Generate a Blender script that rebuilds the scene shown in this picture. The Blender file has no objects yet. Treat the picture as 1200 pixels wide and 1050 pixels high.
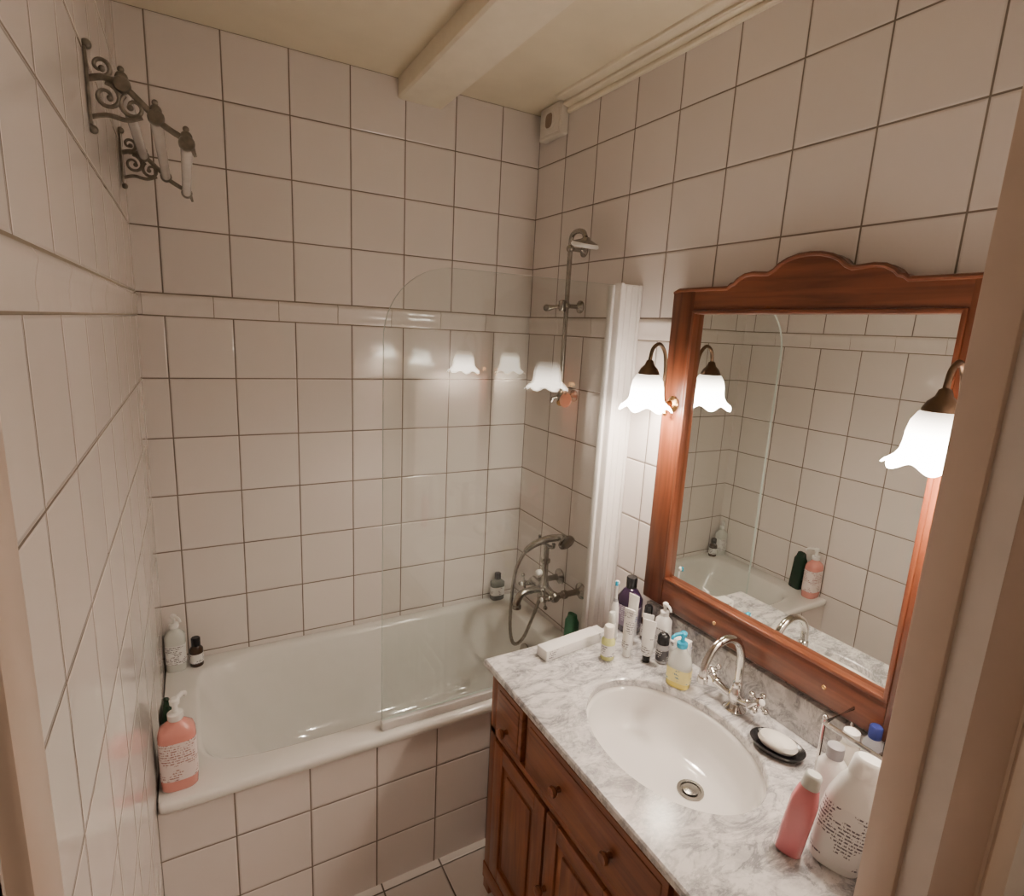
import bpy, bmesh, math, random
from mathutils import Matrix, Vector
random.seed(3)
PI=math.pi
# ------------------------------------------------------------------ materials
def newmat(name):
    m=bpy.data.materials.new(name); m.use_nodes=True
    nt=m.node_tree; b=nt.nodes["Principled BSDF"]
    return m,nt,b
def simple(name,col,rough=0.4,metal=0.0,trans=0.0,emis=None,es=0,coat=0.0,noise=0.04,nscale=20,sss=0.0,ior=1.45):
    m,nt,b=newmat(name)
    b.inputs["Roughness"].default_value=rough; b.inputs["Metallic"].default_value=metal
    b.inputs["Transmission Weight"].default_value=trans; b.inputs["Coat Weight"].default_value=coat
    b.inputs["IOR"].default_value=ior
    if sss: b.inputs["Subsurface Weight"].default_value=sss
    c=tuple(col)+(1,)
    if noise>0:
        t=nt.nodes.new("ShaderNodeTexNoise"); t.inputs["Scale"].default_value=nscale; t.inputs["Detail"].default_value=4
        g=nt.nodes.new("ShaderNodeNewGeometry"); nt.links.new(g.outputs["Position"],t.inputs["Vector"])
        r=nt.nodes.new("ShaderNodeValToRGB")
        r.color_ramp.elements[0].position=.3; r.color_ramp.elements[1].position=.7
        r.color_ramp.elements[0].color=tuple(max(0,x*(1-noise)) for x in col)+(1,)
        r.color_ramp.elements[1].color=tuple(min(1,x*(1+noise)) for x in col)+(1,)
        nt.links.new(t.outputs["Fac"],r.inputs[0]); nt.links.new(r.outputs[0],b.inputs["Base Color"])
    else: b.inputs["Base Color"].default_value=c
    if emis:
        b.inputs["Emission Color"].default_value=tuple(emis)+(1,); b.inputs["Emission Strength"].default_value=es
    return m
class NG:
    def __init__(s,nt): s.nt=nt
    def m(s,op,a,b=None,c=None):
        n=s.nt.nodes.new("ShaderNodeMath"); n.operation=op
        for i,v in enumerate((a,b,c)):
            if v is None: continue
            if isinstance(v,(int,float)): n.inputs[i].default_value=v
            else: s.nt.links.new(v,n.inputs[i])
        return n.outputs[0]
    def mr(s,v,a,b,c=0,d=1):
        n=s.nt.nodes.new("ShaderNodeMapRange"); n.interpolation_type='SMOOTHSTEP'
        s.nt.links.new(v,n.inputs[0])
        for i,x in enumerate((a,b,c,d)): n.inputs[i+1].default_value=x
        return n.outputs[0]
def tile_mat(name,ua,va,u0,v0,w,h,col,grout=(.20,.165,.135),gw=.0015,rough=.07,tilt=.012,vmode=True):
    m,nt,b=newmat(name); G=NG(nt); L=nt.links
    g=nt.nodes.new("ShaderNodeNewGeometry"); s=nt.nodes.new("ShaderNodeSeparateXYZ"); L.new(g.outputs["Position"],s.inputs[0])
    U=s.outputs[ua]; V=s.outputs[va]
    u=G.m('DIVIDE',G.m('SUBTRACT',U,u0),w); v=G.m('DIVIDE',G.m('SUBTRACT',V,v0),h)
    fu=G.m('FRACT',u); fv=G.m('FRACT',v)
    du=G.m('MULTIPLY',G.m('MINIMUM',fu,G.m('SUBTRACT',1.0,fu)),w)
    dv=G.m('MULTIPLY',G.m('MINIMUM',fv,G.m('SUBTRACT',1.0,fv)),h)
    d=G.m('MINIMUM',du,dv)
    mask=G.mr(d,gw,gw+.0012)
    c=nt.nodes.new("ShaderNodeCombineXYZ"); L.new(G.m('FLOOR',u),c.inputs[0]); L.new(G.m('FLOOR',v),c.inputs[1])
    wn=nt.nodes.new("ShaderNodeTexWhiteNoise"); wn.noise_dimensions='3D'; L.new(c.outputs[0],wn.inputs["Vector"])
    val=G.m('ADD',G.m('MULTIPLY',wn.outputs["Value"],.07),.955)
    mx=nt.nodes.new("ShaderNodeVectorMath"); mx.operation='SCALE'; mx.inputs[0].default_value=col; L.new(val,mx.inputs["Scale"])
    mix=nt.nodes.new("ShaderNodeMix"); mix.data_type='RGBA'
    L.new(mask,mix.inputs[0]); 
    gn=nt.nodes.new("ShaderNodeTexNoise"); gn.inputs["Scale"].default_value=9; L.new(g.outputs["Position"],gn.inputs["Vector"])
    gv=nt.nodes.new("ShaderNodeVectorMath"); gv.operation='SCALE'; gv.inputs[0].default_value=grout; L.new(G.m('ADD',gn.outputs["Fac"],.5),gv.inputs["Scale"])
    L.new(gv.outputs[0],mix.inputs[6]); L.new(mx.outputs[0],mix.inputs[7]); L.new(mix.outputs[2],b.inputs["Base Color"])
    L.new(G.m('SUBTRACT',.85,G.m('MULTIPLY',mask,.85-rough)),b.inputs["Roughness"])
    bp=nt.nodes.new("ShaderNodeBump"); bp.inputs["Strength"].default_value=.8; bp.inputs["Distance"].default_value=.002
    n2=nt.nodes.new("ShaderNodeTexNoise"); n2.inputs["Scale"].default_value=7; n2.inputs["Detail"].default_value=1; L.new(g.outputs["Position"],n2.inputs["Vector"])
    L.new(G.m('ADD',G.mr(d,gw*.6,gw+.005),G.m('MULTIPLY',n2.outputs["Fac"],.25)),bp.inputs["Height"])
    sub=nt.nodes.new("ShaderNodeVectorMath"); sub.operation='SUBTRACT'; L.new(wn.outputs["Color"],sub.inputs[0]); sub.inputs[1].default_value=(.5,.5,.5)
    sc=nt.nodes.new("ShaderNodeVectorMath"); sc.operation='SCALE'; L.new(sub.outputs[0],sc.inputs[0]); sc.inputs["Scale"].default_value=tilt
    ad=nt.nodes.new("ShaderNodeVectorMath"); ad.operation='ADD'; L.new(bp.outputs[0],ad.inputs[0]); L.new(sc.outputs[0],ad.inputs[1])
    no=nt.nodes.new("ShaderNodeVectorMath"); no.operation='NORMALIZE'; L.new(ad.outputs[0],no.inputs[0]); L.new(no.outputs[0],b.inputs["Normal"])
    b.inputs["Specular IOR Level"].default_value=.5
    return m
def wood(name,c1,c2,axis='z',rough=.32):
    m,nt,b=newmat(name); L=nt.links
    g=nt.nodes.new("ShaderNodeNewGeometry"); mp=nt.nodes.new("ShaderNodeMapping"); L.new(g.outputs["Position"],mp.inputs[0])
    mp.inputs["Scale"].default_value={'z':(30,30,2),'y':(30,2,30)}[axis]
    t=nt.nodes.new("ShaderNodeTexNoise"); t.inputs["Scale"].default_value=1.6; t.inputs["Detail"].default_value=7; t.inputs["Distortion"].default_value=.6
    L.new(mp.outputs[0],t.inputs["Vector"])
    r=nt.nodes.new("ShaderNodeValToRGB"); r.color_ramp.elements[0].position=.32; r.color_ramp.elements[1].position=.7
    r.color_ramp.elements[0].color=c1+(1,); r.color_ramp.elements[1].color=c2+(1,)
    L.new(t.outputs["Fac"],r.inputs[0]); L.new(r.outputs[0],b.inputs["Base Color"])
    b.inputs["Roughness"].default_value=rough; b.inputs["Coat Weight"].default_value=.2; b.inputs["Coat Roughness"].default_value=.25
    return m
def marble(name):
    m,nt,b=newmat(name); L=nt.links; G=NG(nt)
    g=nt.nodes.new("ShaderNodeNewGeometry")
    mp=nt.nodes.new("ShaderNodeMapping"); mp.inputs["Rotation"].default_value=(0,0,.7); mp.inputs["Scale"].default_value=(1.0,2.0,1.6); L.new(g.outputs["Position"],mp.inputs[0])
    t=nt.nodes.new("ShaderNodeTexNoise"); t.inputs["Scale"].default_value=8; t.inputs["Detail"].default_value=9; t.inputs["Roughness"].default_value=.7; t.inputs["Distortion"].default_value=.7
    L.new(mp.outputs[0],t.inputs["Vector"])
    v=G.m('ABSOLUTE',G.m('SUBTRACT',t.outputs["Fac"],.5)); vein=G.mr(v,0.0,.06)
    t2=nt.nodes.new("ShaderNodeTexNoise"); t2.inputs["Scale"].default_value=14; t2.inputs["Detail"].default_value=8; t2.inputs["Roughness"].default_value=.7; t2.inputs["Distortion"].default_value=.4
    L.new(mp.outputs[0],t2.inputs["Vector"])
    cl=G.mr(t2.outputs["Fac"],.34,.62)
    f=G.m('ADD',G.m('MULTIPLY',vein,.45),G.m('MULTIPLY',cl,.55))
    r=nt.nodes.new("ShaderNodeValToRGB"); e=r.color_ramp.elements
    e[0].position=.05; e[0].color=(.24,.24,.25,1); e[1].position=.95; e[1].color=(.70,.68,.67,1)
    x=e.new(.5); x.color=(.48,.47,.475,1)
    L.new(f,r.inputs[0]); L.new(r.outputs[0],b.inputs["Base Color"]); b.inputs["Roughness"].default_value=.16
    return m
def clearglass(name,tint):
    m=bpy.data.materials.new(name); m.use_nodes=True; nt=m.node_tree; nt.nodes.clear(); L=nt.links; G=NG(nt)
    o=nt.nodes.new("ShaderNodeOutputMaterial"); t=nt.nodes.new("ShaderNodeBsdfTransparent"); t.inputs[0].default_value=tint+(1,)
    gl=nt.nodes.new("ShaderNodeBsdfGlossy"); gl.inputs["Roughness"].default_value=0.0; gl.inputs[0].default_value=(1,1,1,1)
    lw=nt.nodes.new("ShaderNodeLayerWeight"); lw.inputs[0].default_value=.5
    fac=G.m('ADD',.035,G.m('MULTIPLY',G.m('POWER',lw.outputs["Facing"],5.0),.9))
    mx=nt.nodes.new("ShaderNodeMixShader"); L.new(fac,mx.inputs[0]); L.new(t.outputs[0],mx.inputs[1]); L.new(gl.outputs[0],mx.inputs[2]); L.new(mx.outputs[0],o.inputs[0])
    return m
def label_mat(name,base,ink,scale=1.0):
    m,nt,b=newmat(name); L=nt.links; G=NG(nt)
    g=nt.nodes.new("ShaderNodeTexCoord"); s=nt.nodes.new("ShaderNodeSeparateXYZ"); L.new(g.outputs["Object"],s.inputs[0])
    row=G.m('FRACT',G.m('MULTIPLY',s.outputs[2],140*scale))
    rm=G.m('LESS_THAN',row,.5)
    mp=nt.nodes.new("ShaderNodeMapping"); mp.inputs["Scale"].default_value=(320,320,140*scale); L.new(g.outputs["Object"],mp.inputs[0])
    n=nt.nodes.new("ShaderNodeTexNoise"); n.inputs["Scale"].default_value=1.0; L.new(mp.outputs[0],n.inputs["Vector"])
    n3=nt.nodes.new("ShaderNodeTexNoise"); n3.inputs["Scale"].default_value=22; L.new(g.outputs["Object"],n3.inputs["Vector"])
    k=G.m('MULTIPLY',G.m('MULTIPLY',rm,G.m('GREATER_THAN',n.outputs["Fac"],.47)),G.m('GREATER_THAN',n3.outputs["Fac"],.48))
    mix=nt.nodes.new("ShaderNodeMix"); mix.data_type='RGBA'; L.new(k,mix.inputs[0]); mix.inputs[6].default_value=base+(1,); mix.inputs[7].default_value=ink+(1,)
    L.new(mix.outputs[2],b.inputs["Base Color"]); b.inputs["Roughness"].default_value=.35
    return m
def shade_mat():
    m,nt,b=newmat("lamp_shade_opal"); L=nt.links; G=NG(nt)
    b.inputs["Base Color"].default_value=(.95,.92,.88,1); b.inputs["Roughness"].default_value=.3
    g=nt.nodes.new("ShaderNodeTexCoord"); s=nt.nodes.new("ShaderNodeSeparateXYZ"); L.new(g.outputs["Object"],s.inputs[0])
    k=G.mr(s.outputs[2],.092,.005,1.6,38)
    L.new(k,b.inputs["Emission Strength"]); b.inputs["Emission Color"].default_value=(1,.855,.715,1)
    return m
TC=(.795,.735,.705)
Z0=1.855; BB=1.784; H=.20148; CE=2.66
t_back_u=tile_mat("tile_back_upper",0,2,-.175,Z0,.2,H,TC); t_back_l=tile_mat("tile_back_lower",0,2,-.175,BB,.2,H,TC)
t_r_u=tile_mat("tile_right_upper",1,2,-.003,Z0,.2,H,TC); t_r_l=tile_mat("tile_right_lower",1,2,-.003,BB,.2,H,TC)
t_l_u=tile_mat("tile_left_upper",1,2,-.06,Z0,.2,H,TC); t_l_l=tile_mat("tile_left_lower",1,2,-.06,BB,.2,H,TC)
t_apron=tile_mat("tile_apron",0,2,-.677,.375,.198,.2015,TC)
t_floor=tile_mat("tile_floor",0,1,-.66,-.72,.2,.2,(.76,.71,.68),grout=(.12,.105,.09),rough=.16,gw=.002)
glaze=simple("glazed_ceramic_trim",TC,.08,noise=.02)
ceilpaint=simple("ceiling_paint_cream",(.81,.73,.56),.55,noise=.04,nscale=6)
beampaint=simple("beam_paint_cream",(.84,.77,.62),.35,noise=.04,nscale=14)
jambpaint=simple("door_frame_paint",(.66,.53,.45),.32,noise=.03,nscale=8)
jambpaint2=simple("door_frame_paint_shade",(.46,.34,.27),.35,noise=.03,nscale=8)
hallpaint=simple("hall_plaster",(.72,.66,.58),.8)
hallfloor=wood("hall_floorboards",(.20,.11,.05),(.34,.20,.10),'y')
enamel=simple("bath_enamel",(.81,.80,.77),.09,coat=.5,noise=.01)
porc=simple("porcelain_white",(.84,.82,.80),.08,coat=.5,noise=.01)
postm=simple("post_white_gloss",(.82,.79,.77),.18,noise=.02)
chrome=simple("chrome",(.62,.60,.58),.12,1.0,noise=.03)
agedchrome=simple("aged_nickel",(.36,.34,.31),.24,1.0,noise=.15,nscale=60)
iron=simple("aged_pewter_iron",(.22,.20,.17),.38,.9,noise=.25,nscale=60)
bronze=simple("bronze_dark",(.13,.085,.055),.32,.9,noise=.15)
brass=simple("brass",(.60,.36,.16),.25,1.0,noise=.1)
mirrorm=simple("mirror_silver",(.84,.87,.84),.0,1.0,noise=0)
woodv=wood("mahogany_vertical",(.085,.022,.009),(.185,.056,.024),'z')
woodh=wood("mahogany_horizontal",(.085,.022,.009),(.185,.056,.024),'y')
cabv=wood("cabinet_wood_vertical",(.16,.046,.017),(.31,.108,.044),'z')
cabh=wood("cabinet_wood_horizontal",(.16,.046,.017),(.31,.108,.044),'y')
marb=marble("carrara_marble")
glassm=clearglass("screen_glass",(.955,.972,.965))
edgem=simple("glass_edge_polished",(.62,.70,.67),.15,noise=.02)
rodm=simple("rod_frosted_glass",(.72,.70,.67),.12,noise=.05)
shadem=shade_mat()
bulbm=simple("bulb_glow",(1,1,1),.3,emis=(1,.90,.80),es=30,noise=0)
white=simple("white_plastic",(.84,.83,.81),.28,noise=.01)
offwhite=simple("cream_plastic",(.76,.72,.65),.3,noise=.02)
grey=simple("grey_plastic",(.30,.30,.32),.35)
black=simple("black_plastic",(.012,.012,.014),.25)
darkgreen=simple("dark_green_plastic",(.012,.035,.02),.2)
darkgrey=simple("dark_grey_green_plastic",(.10,.115,.10),.2)
green=simple("green_shampoo",(.03,.20,.10),.2)
pink=simple("pink_soap_bottle",(.70,.29,.25),.14,coat=.4)
redpink=simple("rose_bottle",(.74,.24,.27),.15,coat=.4)
blue=simple("blue_pump",(.02,.35,.55),.25)
navy=simple("navy_plastic",(.02,.03,.15),.3)
yellow=simple("yellow_soap",(.78,.64,.13),.12,coat=.5)
ygreen=simple("yellow_green_liquid",(.66,.68,.26),.15,coat=.4)
purple=simple("purple_mouthwash",(.035,.018,.05),.12,coat=.5)
clearp=simple("clear_plastic",(.62,.64,.61),.12,noise=.03)
copper=simple("copper_pink",(.62,.30,.22),.35,.3)
brownliq=simple("amber_dark",(.05,.025,.015),.12)
soapm=simple("bar_soap",(.86,.83,.77),.45,noise=.01)
label=label_mat("printed_label",(.80,.79,.78),(.14,.13,.16))
labelp=label_mat("printed_label_pinkish",(.80,.70,.68),(.35,.18,.18))
labely=label_mat("printed_label_yellow",(.82,.74,.30),(.15,.28,.30),.7)
labelblue=label_mat("printed_label_blue",(.80,.80,.82),(.05,.12,.5))
sealm=simple("silicone_seal",(.70,.68,.66),.3)

# ------------------------------------------------------------------ mesh builder
class MB:
    def __init__(s): s.v=[];s.f=[];s.mi=[];s.mats=[]
    def mat(s,m):
        if m not in s.mats: s.mats.append(m)
        return s.mats.index(m)
    def add(s,vs,fs,m,M=None):
        o=len(s.v)
        s.v+= [tuple((M@Vector(v)) if M else v) for v in vs]
        for i,f in enumerate(fs):
            s.f.append(tuple(o+k for k in f)); s.mi.append(s.mat(m[i] if isinstance(m,list) else m))
    def box(s,x0,x1,y0,y1,z0,z1,m,bev=0.0,M=None,seg=2):
        bm=bmesh.new(); bmesh.ops.create_cube(bm,size=1)
        for v in bm.verts: v.co=Vector(((x0+x1)/2+v.co.x*(x1-x0),(y0+y1)/2+v.co.y*(y1-y0),(z0+z1)/2+v.co.z*(z1-z0)))
        if bev: bmesh.ops.bevel(bm,geom=list(bm.edges),offset=bev,segments=seg,profile=.5,affect='EDGES')
        bm.verts.index_update()
        s.add([tuple(v.co) for v in bm.verts],[[v.index for v in f.verts] for f in bm.faces],m,M); bm.free()
    def rings(s,rings,m,M=None,cap=True,closed=False):
        n=len(rings[0]); vs=[p for r in rings for p in r]; fs=[]; ms=[]
        R=len(rings)
        for i in range(R-1 if not closed else R):
            for j in range(n):
                a=i*n+j;b=i*n+(j+1)%n;i2=(i+1)%R
                fs.append((a,b,i2*n+(j+1)%n,i2*n+j)); ms.append(m[min(i,len(m)-1)] if isinstance(m,list) else m)
        if cap and not closed:
            fs.append(tuple(range(n-1,-1,-1))); ms.append(ms[0]); fs.append(tuple((R-1)*n+j for j in range(n))); ms.append(ms[-2])
        s.add(vs,fs,ms,M)
    def lathe(s,prof,m,M=None,n=28,cap=True):
        s.rings([[(r*math.cos(2*PI*j/n),r*math.sin(2*PI*j/n),z) for j in range(n)] for r,z in prof],m,M,cap)
    def loft(s,secs,m,M=None,n=36,cap=True):
        R=[]
        for q in secs:
            z,rx,ry,e=q[:4]; cx,cy=(q[4],q[5]) if len(q)>5 else (0,0)
            ring=[]
            for j in range(n):
                t=2*PI*j/n; c,si=math.cos(t),math.sin(t)
                ring.append((cx+rx*math.copysign(abs(c)**(2/e),c),cy+ry*math.copysign(abs(si)**(2/e),si),z))
            R.append(ring)
        s.rings(R,m,M,cap)
    def tube(s,pts,r,m,M=None,n=12,closed=False):
        P=[Vector(p) for p in pts]; N=len(P)
        rs=r if isinstance(r,(list,tuple)) else [r]*N
        T=[]
        for i in range(N):
            a=P[(i-1)%N] if (closed or i>0) else P[i]; b=P[(i+1)%N] if (closed or i<N-1) else P[i]
            T.append((b-a).normalized())
        up=Vector((0,0,1)) if abs(T[0].z)<.9 else Vector((0,1,0))
        x=T[0].cross(up).normalized(); R=[]
        for i in range(N):
            x=(x-T[i]*x.dot(T[i])).normalized(); y=T[i].cross(x)
            R.append([tuple(P[i]+(x*math.cos(2*PI*j/n)+y*math.sin(2*PI*j/n))*rs[i]) for j in range(n)])
        s.rings(R,m,M,True,closed)
    def sphere(s,c,r,m,M=None,sx=1,sy=1,sz=1,n=20):
        k=12; c=Vector(c)
        R=[[(c.x+sx*r*max(.02,math.sin(PI*i/k))*math.cos(2*PI*j/n),c.y+sy*r*max(.02,math.sin(PI*i/k))*math.sin(2*PI*j/n),c.z-sz*r*math.cos(PI*i/k)) for j in range(n)] for i in range(k+1)]
        s.rings(R,m,M)
    def prism(s,poly,a0,a1,m,axis=0,M=None):
        n=len(poly)
        def P(a,q): return (a,q[0],q[1]) if axis==0 else ((q[0],a,q[1]) if axis==1 else (q[0],q[1],a))
        vs=[P(a0,q) for q in poly]+[P(a1,q) for q in poly]
        fs=[tuple(range(n)),tuple(range(2*n-1,n-1,-1))]+[(i,n+i,n+(i+1)%n,(i+1)%n) for i in range(n)]
        s.add(vs,fs,m,M)
    def build(s,name,loc=(0,0,0),rot=(0,0,0),parent=None,smooth=True,ang=38,sub=0):
        me=bpy.data.meshes.new(name); me.from_pydata(s.v,[],s.f)
        for m in s.mats: me.materials.append(m)
        for i,p in enumerate(me.polygons): p.material_index=s.mi[i]; p.use_smooth=smooth
        bm=bmesh.new(); bm.from_mesh(me); bmesh.ops.recalc_face_normals(bm,faces=bm.faces); bm.to_mesh(me); bm.free()
        me.update()
        if smooth: me.set_sharp_from_angle(angle=math.radians(ang))
        ob=bpy.data.objects.new(name,me); bpy.context.collection.objects.link(ob)
        ob.location=loc; ob.rotation_euler=rot
        if parent: ob.parent=parent
        return ob
def empty(name,loc=(0,0,0)):
    e=bpy.data.objects.new(name,None); bpy.context.collection.objects.link(e); e.location=loc; e.empty_display_size=.05
    return e
def T(x,y,z): return Matrix.Translation((x,y,z))
def RX(a): return Matrix.Rotation(a,4,'X')
def RY(a): return Matrix.Rotation(a,4,'Y')
def RZ(a): return Matrix.Rotation(a,4,'Z')
def smoothpath(pts,k=6,closed=False):
    P=[Vector(p) for p in pts]; out=[]; N=len(P)
    rng=range(N if closed else N-1)
    for i in rng:
        p0=P[(i-1)%N] if closed or i>0 else P[i]; p1=P[i]; p2=P[(i+1)%N]; p3=P[(i+2)%N] if closed or i+2<N else P[(i+1)%N]
        for j in range(k):
            t=j/k
            out.append(.5*((2*p1)+(-p0+p2)*t+(2*p0-5*p1+4*p2-p3)*t*t+(-p0+3*p1-3*p2+p3)*t**3))
    if not closed: out.append(P[-1])
    return out

XL=-1.45; YF=-1.80; YH=-3.3
# ------------------------------------------------------------------ room shell
def wall(name,x0,x1,y0,y1,lo,up):
    b=MB(); b.box(x0,x1,y0,y1,0,1.82,lo); b.box(x0,x1,y0,y1,1.82,CE+.05,up); return b.build(name,smooth=False)
wall("wall_back",XL-.1,.1,0,.1,t_back_l,t_back_u)
wall("wall_right",0,.1,YF-.12,0,t_r_l,t_r_u)
wall("wall_left",XL-.1,XL,YF-.12,0,t_l_l,t_l_u)
b=MB(); b.box(XL-.1,.1,YF-.12,.1,-.06,0,t_floor); b.build("floor",smooth=False)
b=MB(); b.box(XL-.6,.6,YH-.1,YF-.12,-.06,0,hallfloor); b.build("floor_hall",smooth=False)
b=MB(); b.box(XL-.1,.1,YF-.12,.1,CE,CE+.06,ceilpaint); b.build("ceiling",smooth=False)
b=MB(); b.box(XL-.6,.6,YH-.1,YF-.12,CE,CE+.06,hallpaint); b.build("ceiling_hall",smooth=False)
HD=2.52
b=MB(); b.box(-.345,.1,YF-.12,YF,0,CE,glaze)
b.box(XL-.1,-1.41,YF-.12,YF-.0,0,CE,glaze); b.box(-1.41,-.345,YF-.12,YF,HD,CE,hallpaint); b.build("wall_front",smooth=False)
b=MB(); b.box(XL-.6,.6,YH-.1,YH,0,CE,hallpaint); b.box(XL-.7,XL-.6,YH,YF-.12,0,CE,hallpaint); b.box(.6,.7,YH,YF-.12,0,CE,hallpaint)
b.box(.1,.6,YF-.12,YF-.05,0,CE,hallpaint); b.box(XL-.6,XL-.1,YF-.12,YF-.05,0,CE,hallpaint); b.build("wall_hall",smooth=False)
# door frame (jambs, rebate and head)
b=MB()
XR=-.358
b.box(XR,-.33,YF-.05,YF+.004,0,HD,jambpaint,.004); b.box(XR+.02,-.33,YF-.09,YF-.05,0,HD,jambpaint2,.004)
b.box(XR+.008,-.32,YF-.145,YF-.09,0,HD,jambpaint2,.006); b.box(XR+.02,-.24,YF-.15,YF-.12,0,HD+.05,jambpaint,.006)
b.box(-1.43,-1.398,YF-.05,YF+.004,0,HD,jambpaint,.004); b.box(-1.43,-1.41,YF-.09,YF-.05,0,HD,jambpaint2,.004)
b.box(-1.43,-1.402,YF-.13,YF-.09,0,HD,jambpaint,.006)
b.box(-1.398,XR,YF-.12,YF,HD-.03,HD,jambpaint,.003)
b.build("door_frame")
# ceiling beam
b=MB()
prof=[(-.605,CE+.01),(-.605,2.60),(-.597,2.592),(-.438,2.592),(-.43,2.60),(-.43,CE+.01)]
b.prism(prof,YF+.002,-.002,beampaint,1); b.build("ceiling_beam",ang=25)
# crown moulding on right wall
b=MB()
mp=[(0,2.612),(-.010,2.612),(-.014,2.617),(-.014,2.624),(-.009,2.626),(-.009,2.630),(-.030,2.634),(-.034,2.639),(-.030,2.644),(-.030,2.648),(-.066,2.648),(-.070,2.652),(-.070,CE),(0,CE)]
b.prism([(x-.001,z) for x,z in mp],YF+.002,-.215,beampaint,1); b.build("trim_crown",ang=25)
# listel band trims
gl_=simple("listel_grout",(.26,.22,.17),.8)
def listel(name,side,a0,a1):
    b=MB(); pr=[(0,BB+.002),(.002,BB+.002),(.003,BB+.010),(.002,BB+.016),(.002,BB+.030),(.004,BB+.044),(.0065,BB+.054),(.0065,BB+.060),(.003,Z0-.004),(0,Z0-.002)]
    L=abs(a1-a0); n=max(1,round(L/.2)); 
    for i in range(n):
        s0=a0+(a1-a0)*i/n+math.copysign(.0012,a1-a0); s1=a0+(a1-a0)*(i+1)/n-math.copysign(.0012,a1-a0)
        if side=='back': b.prism([(-d,z) for d,z in pr],s0,s1,glaze,0)
        elif side=='right': b.prism([(-d,z) for d,z in pr],s0,s1,glaze,1)
        else: b.prism([(XL+d,z) for d,z in pr],s0,s1,glaze,1)
    if side=='back': b.box(min(a0,a1),max(a0,a1),-.001,.0,BB-.001,Z0+.001,gl_)
    elif side=='right': b.box(-.001,0,min(a0,a1),max(a0,a1),BB-.001,Z0+.001,gl_)
    else: b.box(XL,XL+.001,min(a0,a1),max(a0,a1),BB-.001,Z0+.001,gl_)
    b.build(name,ang=50)
listel("trim_listel_back",'back',XL+.014,-.014); listel("trim_listel_right",'right',-.002,-.676)
listel("trim_listel_vanity",'right',-.712,YF+.002); listel("trim_listel_left",'left',-.002,YF+.002)
# ------------------------------------------------------------------ vent
b=MB()
b.box(-.036,-.001,-.212,-.055,2.54,2.658,offwhite,.006); b.box(-.040,-.035,-.198,-.069,2.552,2.646,offwhite,.002)
M=T(-.040,-.133,2.60)@RY(-PI/2)
b.loft([(0,.034,.032,3),(.006,.034,.032,3),(.006,.029,.027,3),(.003,.027,.025,3)],[offwhite,offwhite,offwhite],M)
b.loft([(.0035,.026,.024,3),(.0045,.025,.023,3)],simple("vent_grille_beige",(.34,.25,.19),.6),M)  # grille face in its own darker beige
b.build("extractor_vent")
# ------------------------------------------------------------------ bathtub + apron
RZm=.557
b=MB()
def rect_ring(x0,x1,y0,y1,z,n=96,e=60):
    cx,cy,rx,ry=(x0+x1)/2,(y0+y1)/2,(x1-x0)/2,(y1-y0)/2; r=[]
    for j in range(n):
        t=2*PI*(j+.5)/n; c,s=math.cos(t),math.sin(t)
        r.append((cx+rx*math.copysign(abs(c)**(2/e),c),cy+ry*math.copysign(abs(s)**(2/e),s),z))
    return r
R=[rect_ring(XL+.004,-.004,-.700,-.003,.525),rect_ring(XL+.003,-.003,-.706,-.002,.530),rect_ring(XL+.003,-.003,-.708,-.002,.548),rect_ring(XL+.004,-.004,-.703,-.003,.556),rect_ring(XL+.01,-.01,-.695,-.008,RZm+.001),
 rect_ring(-1.357,-.092,-.622,-.038,RZm,e=7),rect_ring(-1.350,-.098,-.615,-.045,.553,e=6.5),rect_ring(-1.343,-.104,-.608,-.052,.54,e=6),
 rect_ring(-1.30,-.115,-.60,-.062,.46,e=5.5),rect_ring(-1.24,-.135,-.59,-.075,.35,e=5),rect_ring(-1.16,-.16,-.575,-.09,.24,e=4.5),rect_ring(-1.08,-.20,-.54,-.125,.175,e=4),rect_ring(-.98,-.28,-.48,-.19,.155,e=3.5),rect_ring(-.6,-.55,-.36,-.32,.150,e=3)]
b.rings(R,enamel,cap=False)
n=96; base=len(b.v)-n; b.f.append(tuple(range(base,base+n))); b.mi.append(0)
b.build("bathtub",ang=60)
b=MB(); b.box(XL+.001,-.001,-.69,-.66,0.0,.524,t_apron); b.build("bath_apron_panel",smooth=False)
b=MB(); M=T(-.128,-.33,.45)@RY(-PI/2+.1)
b.lathe([(.036,0),(.036,.006),(.030,.010),(.012,.011),(.012,.016),(.002,.017)],agedchrome,M); b.build("bath_overflow")
# ------------------------------------------------------------------ shower screen
b=MB()
Y1,Y2=-.674,-.666; ol=[(-.088,.592),(-.855,.592)]; r=.20
ol+=[(-.855+r-r*math.cos(t),1.955-r+r*math.sin(t)) for t in [PI/2*i/14 for i in range(15)]]+[(-.088,1.957)]
n=len(ol)
vs=[(x,Y1,z) for x,z in ol]+[(x,Y2,z) for x,z in ol]
fs=[tuple(range(n)),tuple(range(2*n-1,n-1,-1))]+[(i,n+i,n+(i+1)%n,(i+1)%n) for i in range(n)]
b.add(vs,fs,[glassm,glassm]+[edgem]*n)
b.box(-.857,-.088,-.682,-.658,.5585,.588,sealm,.004); b.box(-.100,-.0875,-.682,-.658,.594,1.955,sealm,.003)
b.build("shower_screen",ang=30)
# post
b=MB()
b.box(-.088,-.0005,-.708,-.680,.5585,1.96,postm,.004)
b.box(-.090,-.078,-.713,-.676,.5585,1.962,postm,.003)
for x in (-.060,-.035): b.box(x-.007,x+.007,-.711,-.705,.565,1.955,postm,.003)
b.box(-.014,-.0005,-.714,-.70,.5585,1.96,postm,.004)
b.build("screen_wall_post")
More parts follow.
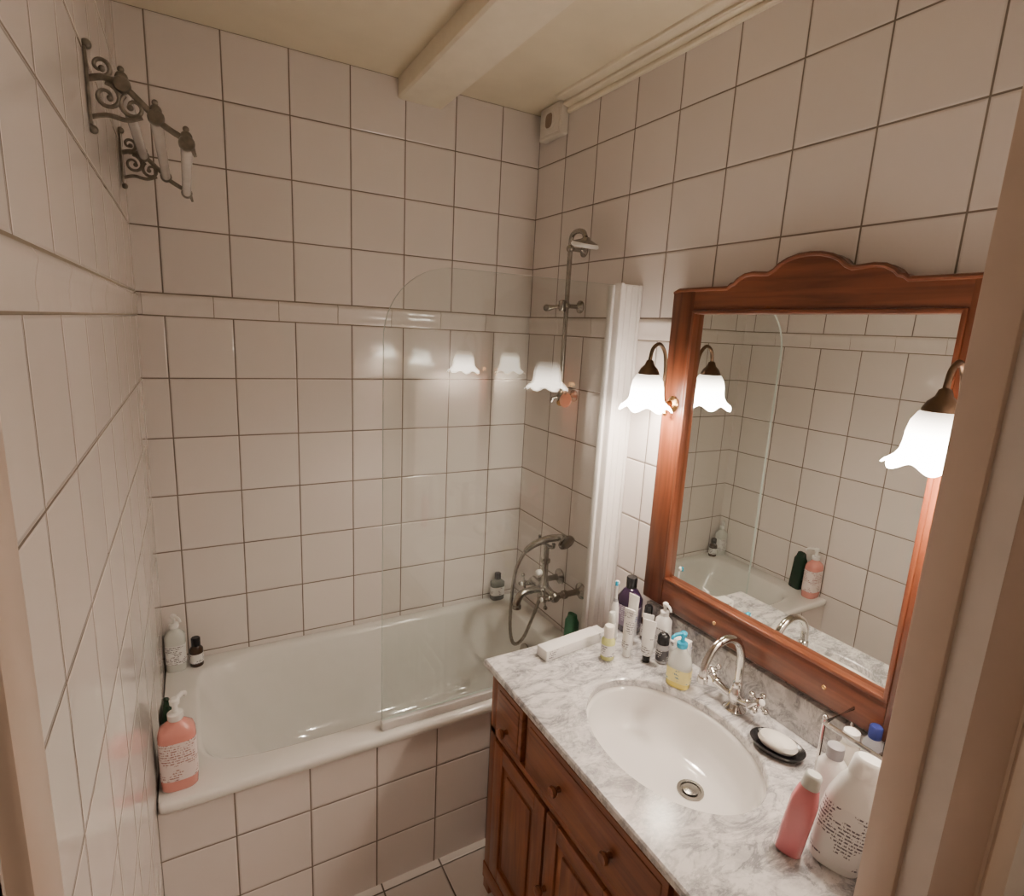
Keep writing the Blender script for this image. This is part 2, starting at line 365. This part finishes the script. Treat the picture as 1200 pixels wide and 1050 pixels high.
# ------------------------------------------------------------------ shower riser
b=MB(); xr,yr=-.065,-.372
b.tube([(xr,yr,1.53),(xr,yr,2.12)],.009,agedchrome)
for z in (1.555,1.895,2.10):
    b.lathe([(.024,0),(.024,.004),(.012,.012),(.008,.018),(.008,.065)],agedchrome,T(-.0005,yr,z)@RY(-PI/2)); b.sphere((xr,yr,z),.015,agedchrome)
b.tube(smoothpath([(xr,yr,2.12),(xr-.002,yr-.01,2.145),(xr-.006,yr-.045,2.155),(xr-.008,yr-.085,2.148),(xr-.008,yr-.10,2.128)]),.009,agedchrome)
b.lathe([(.010,.030),(.016,.022),(.046,.010),(.050,.0),(.046,-.005),(.004,-.006)],[agedchrome,agedchrome,white,white,white],T(xr-.008,yr-.10,2.10)@RX(.25))
b.tube([(xr,yr,1.895),(xr-.03,yr+.035,1.89),(xr-.05,yr+.05,1.885)],[.008,.007,.012],agedchrome)
b.lathe([(.010,0),(.014,.01),(.014,.035),(.008,.04)],agedchrome,T(xr-.02,yr,1.875)); b.sphere((xr-.055,yr+.052,1.885),.013,iron)
b.tube([(xr,yr,1.555),(xr-.03,yr+.01,1.545),(xr-.035,yr+.01,1.53)],.007,agedchrome)
b.sphere((xr,yr,1.53),.014,brass)
b.lathe([(.002,-.003),(.026,-.003),(.028,0),(.026,.003),(.002,.003)],copper,T(xr-.01,yr-.05,1.545)@RY(-PI/2+.2)@RX(.3))
b.tube([(xr,yr,1.55),(xr-.01,yr-.05,1.57)],.003,agedchrome)
b.build("shower_riser")
# ------------------------------------------------------------------ bath mixer
b=MB(); yc=-.44; zc=.79; xb=-.130
def crosshandle(b,M,m=agedchrome,L=.03,cap=white):
    b.lathe([(.012,0),(.014,.006),(.009,.014),(.009,.024),(.013,.028),(.013,.040),(.009,.044)],m,M)
    for a in range(4):
        MM=M@T(0,0,.034)@RZ(a*PI/2+.4); b.tube([(0,0,0),(L*.7,0,0),(L,0,0)],[.0055,.0045,.0045],m,MM); b.sphere((L,0,0),.0085,m,MM,n=12)
    b.lathe([(.009,.044),(.008,.048),(.002,.050)],cap,M)
for dy in (.075,-.075):
    b.lathe([(.033,0),(.033,.004),(.024,.010),(.014,.016),(.012,.03),(.012,.07),(.017,.074),(.017,.088),(.012,.092),(.012,.135)],agedchrome,T(-.0005,yc+dy,zc)@RY(-PI/2))
b.tube([(xb,yc+.095,zc),(xb,yc+.085,zc),(xb,yc+.05,zc),(xb,yc,zc),(xb,yc-.05,zc),(xb,yc-.085,zc),(xb,yc-.095,zc)],[.014,.021,.018,.027,.018,.021,.014],agedchrome,n=20)
for dy in (.075,-.075): crosshandle(b,T(xb,yc+dy,zc)@RY(-PI/2)@T(0,0,.012),L=.034)
b.tube(smoothpath([(xb,yc,zc),(xb-.05,yc,zc+.006),(xb-.10,yc,zc+.0),(xb-.12,yc,zc-.03),(xb-.122,yc,zc-.05)]),.0145,agedchrome,n=16)
b.lathe([(.018,0),(.018,.012),(.015,.014)],agedchrome,T(xb-.122,yc,zc-.058))
b.lathe([(.022,0),(.018,.02),(.013,.03),(.013,.10),(.019,.105),(.019,.117),(.012,.122),(.012,.18)],agedchrome,T(xb,yc,zc+.01))
b.lathe([(.008,0),(.012,.004),(.012,.02),(.006,.026)],white,T(xb-.015,yc,zc+.075)@RY(-PI/2))
b.tube(smoothpath([(xb,yc+.05,zc+.210),(xb,yc+.045,zc+.193),(xb,yc,zc+.185),(xb,yc-.045,zc+.193),(xb,yc-.05,zc+.210)]),.007,agedchrome)
hs=smoothpath([(xb-.085,yc+.02,zc+.165),(xb-.05,yc+.015,zc+.19),(xb,yc,zc+.21),(xb+.03,yc-.035,zc+.225),(xb+.03,yc-.065,zc+.24)])
b.tube(hs,[.010+.005*math.sin(PI*i/(len(hs)-1)) for i in range(len(hs))],agedchrome,n=16)
b.lathe([(.012,0),(.016,.012),(.033,.028),(.034,.036),(.030,.039),(.004,.040)],agedchrome,T(xb+.03,yc-.06,zc+.238)@RX(2.0))
hose=smoothpath([(xb-.085,yc+.02,zc+.165),(xb-.115,yc+.03,zc+.09),(xb-.125,yc+.035,zc-.02),(xb-.12,yc+.045,zc-.16),(xb-.09,yc+.06,zc-.25),(xb-.045,yc+.06,zc-.235),(xb-.02,yc+.03,zc-.12),(xb,yc+.01,zc-.02)],10)
b.tube(hose,[.0078 if i%2 else .0064 for i in range(len(hose))],agedchrome,n=12)
b.build("bath_shower_mixer")
# ------------------------------------------------------------------ vanity
CT=.827; VX=-.565; VY0=-.845; VY1=-1.792
b=MB()
b.box(VX+.012,-.002,VY0-.018,VY0,.06,CT-.0225,cabv); b.box(VX+.012,-.002,VY1,VY1+.018,.06,CT-.0225,cabv)
b.box(VX+.012,VX+.028,VY1,VY0,.06,CT-.0225,cabv); b.box(-.016,-.002,VY1,VY0,.06,CT-.0225,cabv); b.box(VX+.012,-.002,VY1,VY0,.06,.08,cabv)
b.box(VX,VX+.02,VY0-.035,VY0+.002,.0,CT-.0225,cabv,.003); b.box(VX,VX+.02,VY1,VY1+.035,0,CT-.0225,cabv,.003)
b.box(VX+.02,-.002,VY0-.02,VY0+.002,.0,CT-.0225,cabv,.002)
b.box(VX-.004,VX+.02,VY1,VY0+.004,CT-.045,CT-.0225,cabh,.004)
b.box(VX,VX+.02,VY1,VY0,.585,.607,cabh,.002); b.box(VX-.004,VX+.02,VY1,VY0+.004,.04,.10,cabh,.004)
def framed(y0,y1,z0,z1,knobs,door=False):
    f=.05 if door else .0
    if door:
        b.box(VX-.006,VX+.012,y0-f,y0,z0,z1,cabv,.003); b.box(VX-.006,VX+.012,y1,y1+f,z0,z1,cabv,.003)
        b.box(VX-.006,VX+.012,y1+f,y0-f,z1-f,z1,cabh,.003); b.box(VX-.006,VX+.012,y1+f,y0-f,z0,z0+f,cabh,.003)
        b.box(VX+.002,VX+.012,y1+f,y0-f,z0+f,z1-f,cabv); b.box(VX-.005,VX+.01,y1+f+.02,y0-f-.02,z0+f+.02,z1-f-.02,cabv,.008)
    else:
        b.box(VX-.006,VX+.012,y1,y0,z0,z1,cabh,.004); b.box(VX-.009,VX,y1+.015,y0-.015,z0+.015,z1-.015,cabh,.004)
    for ky,kz in knobs:
        b.lathe([(.008,0),(.006,.010),(.012,.014),(.015,.020),(.013,.027),(.003,.029)],cabv,T(VX-.008,ky,kz)@RY(-PI/2),n=20)
framed(-.885,-1.032,.612,.775,[(-.958,.66)])
framed(-1.058,-1.585,.612,.775,[(-1.225,.69),(-1.425,.69)])
framed(-1.61,-1.755,.612,.775,[(-1.683,.69)])
framed(-.885,-1.165,.11,.578,[],True); framed(-1.175,-1.46,.11,.578,[(-1.195,.36)],True); framed(-1.47,-1.755,.11,.578,[(-1.735,.36)],True)
vanity=b.build("vanity_cabinet",ang=30)
SX,SY,SA,SB=-.322,-1.326,.180,.245
b=MB(); n=96
def oval(a,bb,z): return [(SX+a*math.cos(2*PI*(j+.5)/n),SY+bb*math.sin(2*PI*(j+.5)/n),z) for j in range(n)]
def rr(x0,x1,y0,y1,z):
    out=[]
    for j in range(n):
        t=2*PI*(j+.5)/n; c,s=math.cos(t),math.sin(t)
        k=1e9
        if c>0: k=min(k,(x1-SX)/c)
        if c<0: k=min(k,(x0-SX)/c)
        if s>0: k=min(k,(y1-SY)/s)
        if s<0: k=min(k,(y0-SY)/s)
        out.append([SX+c*k,SY+s*k,z])
    for cx,cy in ((x0,y0),(x0,y1),(x1,y0),(x1,y1)):
        i=min(range(n),key=lambda q:(out[q][0]-cx)**2+(out[q][1]-cy)**2); out[i]=[cx,cy,z]
    return [tuple(p) for p in out]
x0,x1,y0,y1=-.592,-.003,-1.795,-.832
b.rings([oval(SA,SB,CT-.022),oval(SA,SB,CT-.003),oval(SA+.003,SB+.003,CT),rr(x0+.004,x1,y0+.001,y1-.004,CT),rr(x0,x1,y0,y1,CT-.004),rr(x0,x1,y0,y1,CT-.019),rr(x0+.003,x1,y0,y1-.003,CT-.022)],marb,closed=True)
ct=b.build("marble_countertop",ang=40)
b=MB(); b.box(-.024,-.002,-1.793,-.90,CT+.0005,CT+.105,marb,.004); b.build("marble_backsplash")
b=MB()
def bo(f,z,dx=0,dy=0): return [(SX+dx+SA*f*math.cos(2*PI*j/n),SY+dy+SB*f*math.sin(2*PI*j/n),z) for j in range(n)]
b.rings([bo(1.07,CT-.024),bo(1.015,CT-.0235),bo(.985,CT-.026),bo(.965,CT-.036),bo(.94,CT-.065,.002),bo(.88,CT-.10,.008,-.004),bo(.75,CT-.13,.02,-.01),bo(.55,CT-.147,.035,-.02),bo(.3,CT-.153,.05,-.03),bo(.14,CT-.155,.056,-.035)],porc,cap=False)
dx,dyy=SX+.058,SY-.036
b.lathe([(.034,0),(.033,.004),(.026,.0035),(.024,-.002),(.020,-.003),(.0195,.004),(.010,.006),(.002,.006)],[agedchrome,agedchrome,agedchrome,black,black,agedchrome,agedchrome],T(dx,dyy,CT-.1535))
b.build("sink_basin",ang=50)
# ------------------------------------------------------------------ basin tap
b=MB(); fx,fy=-.085,-1.325
b.lathe([(.030,0),(.030,.004),(.022,.010),(.016,.020),(.020,.030),(.022,.045),(.016,.060),(.012,.072),(.014,.078),(.010,.084)],chrome,T(fx,fy,CT+.0005))
goose=smoothpath([(fx,fy,CT+.07),(fx,fy,CT+.12),(fx-.004,fy,CT+.165),(fx-.028,fy,CT+.205),(fx-.068,fy,CT+.222),(fx-.112,fy,CT+.208),(fx-.138,fy,CT+.172),(fx-.142,fy,CT+.135)],8)
b.tube(goose,.0105,chrome,n=18); b.lathe([(.013,0),(.013,.014),(.011,.016)],chrome,T(fx-.142,fy,CT+.122))
for sg in (1,-1):
    b.tube([(fx,fy,CT+.036),(fx-.01,fy+sg*.03,CT+.042),(fx-.015,fy+sg*.052,CT+.052)],[.012,.009,.011],chrome)
    crosshandle(b,T(fx-.015,fy+sg*.050,CT+.050)@RX(-sg*.9),chrome,.026)
b.build("basin_tap")
# ------------------------------------------------------------------ mirror
MYL,MYR=-.895,-1.738; MZB,MZT=.955,1.932; XF=-.004; TH=.036; ib=1.045; it=1.876; iyl,iyr=-.978,-1.655
b=MB()
b.box(XF-TH,XF,iyl,MYL,MZB,MZT,woodv,.004); b.box(XF-TH,XF,MYR,iyr,MZB,MZT,woodv,.004)
b.box(XF-TH+.001,XF,iyr,iyl,MZB,ib,woodh,.004)
cy=(MYL+MYR)/2
half=[(.415,1.925),(.40,1.938),(.225,1.938),(.215,1.946),(.205,1.948),(.195,1.958),(.175,1.968),(.150,1.971),(.125,1.969),(.105,1.968),(.09,1.975),(.075,1.988),(.055,1.998),(.028,2.005),(0,2.007)]
crest=[(cy+d,z) for d,z in half]+[(cy-d,z) for d,z in half[::-1][1:]]
b.prism([(iyl+.002,it)]+[(MYL,it),(MYL,1.925)]+crest[1:-1]+[(MYR,1.925),(MYR,it)],XF-TH+.002,XF,woodh,0)
lip=[(XF-TH+.002,y,z-.004) for y,z in [(MYL-.003,1.930)]+crest[1:-1]+[(MYR+.003,1.930)]]
b.tube(lip,.006,woodh,n=8)
for a in ((iyl-.010,iyl+.001,ib,it),(iyr-.001,iyr+.010,ib,it)): b.box(XF-TH-.003,XF-.01,a[0],a[1],a[2],a[3],woodv,.003)
b.box(XF-TH-.003,XF-.01,iyr,iyl,it-.010,it+.001,woodh,.003); b.box(XF-TH-.003,XF-.01,iyr,iyl,ib-.001,ib+.010,woodh,.003)
for yy in (-1.19,-1.52): b.sphere((XF-TH,yy,1.0),.006,brass,sx=.5,n=12)
b.box(XF-.018,XF-.004,iyr+.002,iyl-.002,ib+.002,it-.002,mirrorm)
b.build("wall_mirror",ang=30)
# ------------------------------------------------------------------ sconces
def sconce(y):
    e=empty("wall_sconce",(XF-TH,y,1.60))
    b=MB()
    b.lathe([(.022,0),(.024,.003),(.018,.008),(.010,.012),(.008,.03),(.012,.034),(.008,.040)],brass,RY(-PI/2),n=24)
    b.sphere((-.03,0,-.028),.008,brass); b.tube([(-.028,0,0),(-.03,0,-.025)],.004,brass)
    arm=smoothpath([(-.025,0,0),(-.040,0,.012),(-.046,0,.05),(-.046,0,.10),(-.054,0,.150),(-.078,0,.176),(-.102,0,.163),(-.110,0,.130),(-.110,0,.108)],6)
    b.tube(arm,.0055,bronze,n=12)
    b.build("arm",parent=e)
    b=MB(); b.lathe([(.004,.040),(.010,.036),(.014,.024),(.024,.014),(.030,.002),(.031,-.004),(.026,-.006)],bronze,T(-.110,0,.092)); b.build("socket_cap",parent=e)
    b=MB(); n=84; R=[]
    prof=[(.027,.092,0),(.034,.086,0),(.043,.070,.01),(.047,.050,.02),(.048,.032,.04),(.051,.016,.06),(.059,.003,.09),(.069,-.006,.11),(.075,-.010,.12)]
    for r,z,k in prof+[(r-.003,z,k) for r,z,k in prof[::-1]]:
        ring=[]
        for j in range(n):
            t=2*PI*j/n; w=math.cos(7*t); rr_=r*(1+k*.45*w); zz=z-(k*.06)*w
            ring.append((rr_*math.cos(t),rr_*math.sin(t),zz))
        R.append(ring)
    b.rings(R,shadem,T(-.110,0,0),cap=False); b.build("shade",parent=e,ang=80)
    b=MB(); b.sphere((-.110,0,.050),.017,bulbm,sz=1.3); b.build("bulb",parent=e)
    l=bpy.data.lights.new("sconce_light",'POINT'); l.energy=13; l.color=(1,.83,.67); l.shadow_soft_size=.02
    lo=bpy.data.objects.new("sconce_light",l); bpy.context.collection.objects.link(lo); lo.parent=e; lo.location=(-.110,0,.010)
    return e
sconce(-.940); sconce(-1.692)
# ------------------------------------------------------------------ towel rack
b=MB()
def bracket(y,zoff=0):
    P=lambda x,z:(XL+x,y,z+zoff)
    b.box(XL+.0005,XL+.006,y-.011,y+.011,2.145+zoff,2.275+zoff,iron,.002)
    b.sphere(P(.006,2.282),.009,iron,n=12); b.sphere(P(.006,2.138),.008,iron,n=12)
    b.tube(smoothpath([P(.004,2.225),P(.03,2.232),P(.06,2.222),P(.09,2.196),(P(.12,2.168)),P(.165,2.145)]),.006,iron,n=10)
    def scroll(cx,cz,r,a0,turn,s):
        pts=[]
        for i in range(22):
            k=i/21; a=a0+s*turn*k; rad=r*(1-.75*k); pts.append(P(cx+rad*math.cos(a),cz+rad*math.sin(a)))
        b.tube(pts,[.0045-.0015*i/21 for i in range(22)],iron,n=8); b.sphere(pts[-1],.006,iron,n=10)
    scroll(.030,2.200,.024,PI*.5,2*PI*1.3,-1); scroll(.072,2.190,.022,PI*.7,2*PI*1.2,1); scroll(.024,2.250,.018,-PI*.5,2*PI*1.1,1)
    b.tube(smoothpath([P(.004,2.160),P(.03,2.168),P(.06,2.165),P(.085,2.175)]),.0045,iron,n=8)
    for x,z in ((.056,2.238),(.108,2.192),(.158,2.155)):
        b.sphere(P(x,z),.011,iron,n=12); b.lathe([(.013,-.010),(.015,-.006),(.015,.006),(.013,.010)],iron,T(XL+x,y,z-.013+zoff)@RX(PI/2),n=16)
        b.sphere(P(x+.0,z+.014),.006,iron,n=10)
    b.tube([P(.165,2.145),P(.172,2.12)],[.006,.003],iron,n=8)
bracket(-.78,-.015); bracket(-.15)
for x,z in ((.056,2.225),(.108,2.179),(.158,2.142)):
    b.tube([(XL+x,-.775,z-.015),(XL+x,-.155,z)],.0115,rodm,n=16)
b.build("towel_rack",ang=40)
# ------------------------------------------------------------------ bottles
def pump(b,z,m,s=1.0,ang=0,hd=.035):
    M=T(0,0,z)@RZ(ang)
    b.lathe([(.014*s,0),(.015*s,.002),(.015*s,.014*s),(.006*s,.016*s),(.005*s,.032*s),(.009*s,.034*s),(.010*s,.044*s),(.006*s,.048*s)],m,M,n=20)
    b.tube([(0,0,.041*s),(hd*s*.7,0,.042*s),(hd*s,0,.036*s),(hd*s*1.05,0,.030*s)],[.0055*s,.005*s,.0045*s,.004*s],m,M,n=10)
def place(b,name,x,y,z,rz=0,tilt=(0,0)):
    return b.build(name,(x,y,z+.0005),(tilt[0],tilt[1],rz),ang=45)
FR=.18
b=MB(); b.loft([(0,.028,.039,3),(.005,.032,.043,3),(.03,.033,.044,3),(.16,.033,.044,3),(.175,.029,.039,3),(.190,.018,.022,2.2),(.198,.014,.014,2)],pink)
b.loft([(.035,.0338,.0448,3),(.145,.0338,.0448,3)],labelp,cap=False)
pump(b,.197,white,1.25,2.6); place(b,"pink_pump_soap_bottle",-1.396,-.640,RZm,-PI/2)
b=MB(); b.loft([(0,.018,.030,4),(.005,.021,.033,4),(.16,.019,.031,4),(.175,.014,.026,3),(.195,.010,.022,3),(.20,.006,.014,3)],darkgreen); place(b,"dark_green_shampoo_bottle",-1.422,-.540,RZm,.15,(.06,0))
b=MB(); b.loft([(0,.025,.030,3),(.004,.028,.032,3),(.13,.028,.032,3),(.145,.018,.022,2.4),(.152,.014,.014,2),(.160,.014,.014,2)],clearp)
b.loft([(.03,.0285,.0325,3),(.10,.0285,.0325,3)],label,cap=False); pump(b,.160,white,1.0,.6); place(b,"white_pump_bottle",-1.413,-.052,RZm,-PI/2)
b=MB(); b.lathe([(.020,0),(.022,.003),(.022,.065),(.012,.078)],brownliq); b.lathe([(.0225,.015),(.0225,.05)],label,cap=False); b.lathe([(.015,.078),(.015,.105),(.012,.108)],black); place(b,"small_amber_bottle",-1.350,-.055,RZm-.0,0)
b=MB(); b.loft([(0,.020,.030,3),(.004,.023,.033,3),(.085,.023,.033,3),(.10,.012,.014,2)],darkgrey); b.loft([(.025,.0235,.0335,3),(.065,.0235,.0335,3)],label,cap=False); b.lathe([(.015,.10),(.015,.128),(.012,.13)],black); place(b,"grey_conditioner_bottle",-.115,-.030,RZm-.0,PI/2)
b=MB(); b.loft([(0,.016,.028,4),(.004,.019,.031,4),(.12,.017,.028,4),(.135,.012,.022,3),(.15,.011,.020,3)],green); place(b,"green_shampoo_bottle",-.045,-.53,RZm,.2)
b=MB() # electric toothbrush
b.lathe([(.013,0),(.014,.01),(.0145,.06),(.012,.11),(.008,.13),(.005,.14),(.004,.17),(.0045,.188)],[white,white,white,white,grey,white,white],n=20)
b.lathe([(.0155,-.0),(.0165,.004),(.0155,.012)],white,n=20); b.sphere((.003,0,.195),.009,white,sx=.7,n=12)
b.box(.006,.014,-.0045,.0045,.188,.202,blue,.001); b.box(.0135,.0155,-.003,.003,.06,.075,grey,.0008)
place(b,"electric_toothbrush",-.158,-.900,CT,-2.4)
b=MB(); b.loft([(0,.026,.036,3.5),(.005,.030,.040,3.5),(.12,.030,.040,3.5),(.148,.020,.024,2.4),(.155,.016,.016,2)],purple); b.loft([(.025,.0305,.0405,3.5),(.095,.0305,.0405,3.5)],label_mat("mouthwash_label",(.30,.25,.36),(.75,.72,.78)),cap=False); b.lathe([(.018,.155),(.0185,.188),(.016,.192)],black); place(b,"mouthwash_bottle",-.078,-.880,CT,FR)
def tubebottle(name,x,y,h,wd,body,cap,rz=FR,tl=(0,0)):
    b=MB()
    b.lathe([(wd*.62,0),(wd*.66,.002),(wd*.60,.022),(wd*.5,.024)],cap,n=24)
    b.loft([(.024,wd*.8,wd*.8,2),(.030,wd,wd,2),(h*.6,wd*.7,wd*1.02,2.2),(h-.01,.003,wd*1.15,2.5),(h,.0025,wd*1.15,2.5)],body)
    place(b,name,x,y,CT,rz,tl)
tubebottle("toothpaste_tube",-.185,-1.000,.155,.017,[white,label,label,white],white,.3)
tubebottle("hand_cream_tube",-.150,-1.050,.135,.018,[white,label,white,white],black,.5)
tubebottle("toothpaste_tube",-.122,-.945,.165,.017,[white,labelblue,white,white],white,.2)
tubebottle("face_cream_tube",-.112,-1.005,.125,.015,[white,labelblue,white,white],grey,.6)
b=MB(); b.lathe([(.013,0),(.015,.003),(.015,.08),(.011,.09)],white,n=24); b.lathe([(.0153,.015),(.0153,.06)],label,cap=False,n=24); b.lathe([(.012,.09),(.012,.12),(.009,.123)],clearp,n=24); place(b,"contact_lens_solution_bottle",-.205,-.945,CT)
b=MB(); b.lathe([(.016,0),(.019,.003),(.019,.055),(.015,.062)],[black,grey,grey],n=24); b.lathe([(.018,.062),(.018,.085),(.012,.094),(.003,.096)],black,n=24); b.lathe([(.0193,.01),(.0193,.045)],label_mat("dark_label",(.06,.06,.07),(.6,.6,.6)),cap=False); place(b,"roll_on_deodorant",-.108,-1.072,CT)
b=MB(); b.loft([(0,.018,.024,3),(.003,.020,.026,3),(.10,.019,.025,3),(.115,.011,.012,2)],white); b.loft([(.02,.0203,.0264,3),(.075,.0203,.0264,3)],label,cap=False); pump(b,.115,white,.9,-2); place(b,"white_lotion_bottle",-.055,-1.015,CT,FR)
b=MB(); b.lathe([(.018,0),(.020,.003),(.020,.07),(.012,.085)],brownliq); b.lathe([(.0203,.015),(.0203,.055)],label,cap=False); b.lathe([(.013,.085),(.013,.115),(.01,.118)],black); place(b,"serum_bottle",-.060,-.950,CT)
b=MB(); b.lathe([(.019,0),(.021,.003),(.021,.062),(.013,.072)],[ygreen,ygreen,ygreen]); b.lathe([(.0213,.014),(.0213,.05)],label,cap=False); b.lathe([(.0155,.072),(.0155,.105),(.013,.108)],offwhite); place(b,"bath_oil_bottle",-.248,-.985,CT)
b=MB(); b.loft([(0,.019,.030,3),(.004,.022,.033,3),(.055,.023,.034,3),(.095,.019,.028,2.6),(.112,.012,.014,2),(.118,.012,.012,2)],[yellow,yellow,clearp,clearp,clearp])
b.loft([(.018,.0235,.0345,3),(.058,.0236,.0346,3)],labely,cap=False); pump(b,.118,blue,1.0,2.6); place(b,"hand_soap_dispenser",-.148,-1.180,CT,.37)
b=MB(); b.box(-.014,.014,-.022,.022,0,.095,white,.0015); b.box(-.0145,.0145,-.0225,.0225,.012,.075,labelblue,.001); place(b,"cream_carton",-.082,-1.125,CT,.35)
b=MB(); b.lathe([(.018,0),(.020,.003),(.020,.040),(.018,.045)],white); b.lathe([(.019,.045),(.019,.057),(.016,.059)],label); b.build("cream_jar",(-.050,-1.070,CT+.0005))
b=MB(); b.box(-.11,.11,-.024,.024,0,.034,white,.003); b.box(-.10,-.04,-.0243,.0243,.004,.030,label,.001); b.box(.11,.135,-.022,.022,.030,.032,white)
place(b,"toothpaste_box",-.325,-.893,CT,.10)
b=MB(); b.loft([(0,.030,.045,2.2),(.004,.036,.052,2.2),(.016,.044,.062,2.2),(.020,.045,.064,2.2),(.018,.040,.059,2.2),(.009,.032,.048,2.2),(.008,.01,.015,2)],black,n=40); place(b,"soap_dish",-.122,-1.480,CT,.25)
b=MB(); b.loft([(0,.015,.028,2.2),(.004,.025,.040,2.2),(.014,.030,.046,2.2),(.024,.027,.042,2.2),(.030,.016,.027,2.2),(.0305,.004,.008,2)],soapm,n=40); place(b,"soap_bar",-.122,-1.480,CT+.009,.25)
# bottles in near corner
b=MB(); b.loft([(0,.026,.038,3),(.006,.030,.043,3),(.08,.031,.048,2.8),(.14,.028,.046,2.7),(.180,.022,.036,2.5),(.20,.018,.026,2.2)],white)
b.loft([(.02,.0307,.0446,3),(.06,.0316,.0475,2.9),(.10,.0308,.0483,2.8),(.135,.0290,.0470,2.7)],label,cap=False)
b.loft([(.20,.019,.028,2.3),(.232,.018,.026,2.3),(.237,.014,.021,2.3)],white); place(b,"white_body_lotion_bottle",-.287,-1.722,CT,.44,(.12,0.02))
b=MB(); b.loft([(0,.016,.022,3),(.005,.019,.025,3),(.12,.018,.024,3),(.15,.013,.018,2.4),(.155,.012,.014,2)],redpink); b.loft([(.155,.014,.016,2.2),(.18,.013,.015,2.2),(.184,.010,.012,2.2)],clearp); place(b,"pink_shower_gel_bottle",-.345,-1.667,CT,.44,(.12,0))
b=MB(); b.loft([(0,.020,.027,3),(.004,.022,.029,3),(.13,.021,.028,3),(.15,.014,.015,2)],white); b.lathe([(.016,.15),(.016,.175),(.012,.178)],grey); place(b,"white_shampoo_bottle",-.212,-1.655,CT,.44)
# wire caddy
b=MB(); X0,X1,Yb0,Yb1=-.150,-.032,-1.785,-1.592
for z in (CT+.005,CT+.075,CT+.165):
    b.tube([(X0,Yb0,z),(X1,Yb0,z),(X1,Yb1,z),(X0,Yb1,z)],.0032 if z<CT+.1 else .0055,chrome,n=8,closed=True)
for x in (X0,X1):
    for y in (Yb0,Yb1): b.tube([(x,y,CT+.001),(x,y,CT+.175)],.004,chrome,n=8); b.sphere((x,y,CT+.178),.006,chrome,n=10)
for i in range(1,8):
    y=Yb0+(Yb1-Yb0)*i/8; b.tube([(X0,y,CT+.005),(X1,y,CT+.005)],.002,chrome,n=6)
b.build("wire_caddy")
b=MB(); b.lathe([(.018,0),(.020,.003),(.020,.12),(.012,.135)],grey); b.lathe([(.013,.135),(.013,.16),(.010,.163)],navy); place(b,"spray_can",-.064,-1.655,CT+.008)
b=MB(); b.lathe([(.018,0),(.020,.003),(.020,.11),(.014,.125)],offwhite); b.lathe([(.016,.125),(.016,.15),(.013,.152)],white); place(b,"cream_lotion_bottle",-.112,-1.632,CT+.008)
b=MB(); b.lathe([(.018,0),(.020,.003),(.020,.14),(.012,.15)],brownliq); b.lathe([(.015,.15),(.015,.175),(.010,.18)],black); place(b,"brown_tonic_bottle",-.11,-1.71,CT+.008)

# ------------------------------------------------------------------ hall fill light: unseen glowing dome, added to brighten through the doorway
e=empty("hall_fill_light",(.25,-2.70,CE))
b=MB(); b.lathe([(.16,-.001),(.165,-.02),(.15,-.05),(.09,-.075),(.01,-.085)],simple("hall_fill_glow",(1,1,1),.4,emis=(1,.84,.68),es=30,noise=0)); b.build("dome",parent=e)
w=bpy.data.worlds.new("World"); bpy.context.scene.world=w; w.use_nodes=True
w.node_tree.nodes["Background"].inputs[0].default_value=(.8,.7,.6,1); w.node_tree.nodes["Background"].inputs[1].default_value=.3
# ------------------------------------------------------------------ camera
yaw,pit,roll=0.51968,-0.20283,0.05111
f=Vector((math.sin(yaw)*math.cos(pit),math.cos(yaw)*math.cos(pit),math.sin(pit)))
r0=Vector((math.cos(yaw),-math.sin(yaw),0)); u0=r0.cross(f)
c,s=math.cos(roll),math.sin(roll); r=r0*c+u0*s; u=-r0*s+u0*c
cam=bpy.data.cameras.new("camera"); cam.sensor_width=36; cam.lens=36*662.71/1200; cam.clip_start=.02
co=bpy.data.objects.new("camera",cam); bpy.context.collection.objects.link(co)
M=Matrix((( r.x,u.x,-f.x,-1.30878),(r.y,u.y,-f.y,-2.18819),(r.z,u.z,-f.z,-.06455+1.855),(0,0,0,1)))
co.matrix_world=M
bpy.context.scene.camera=co
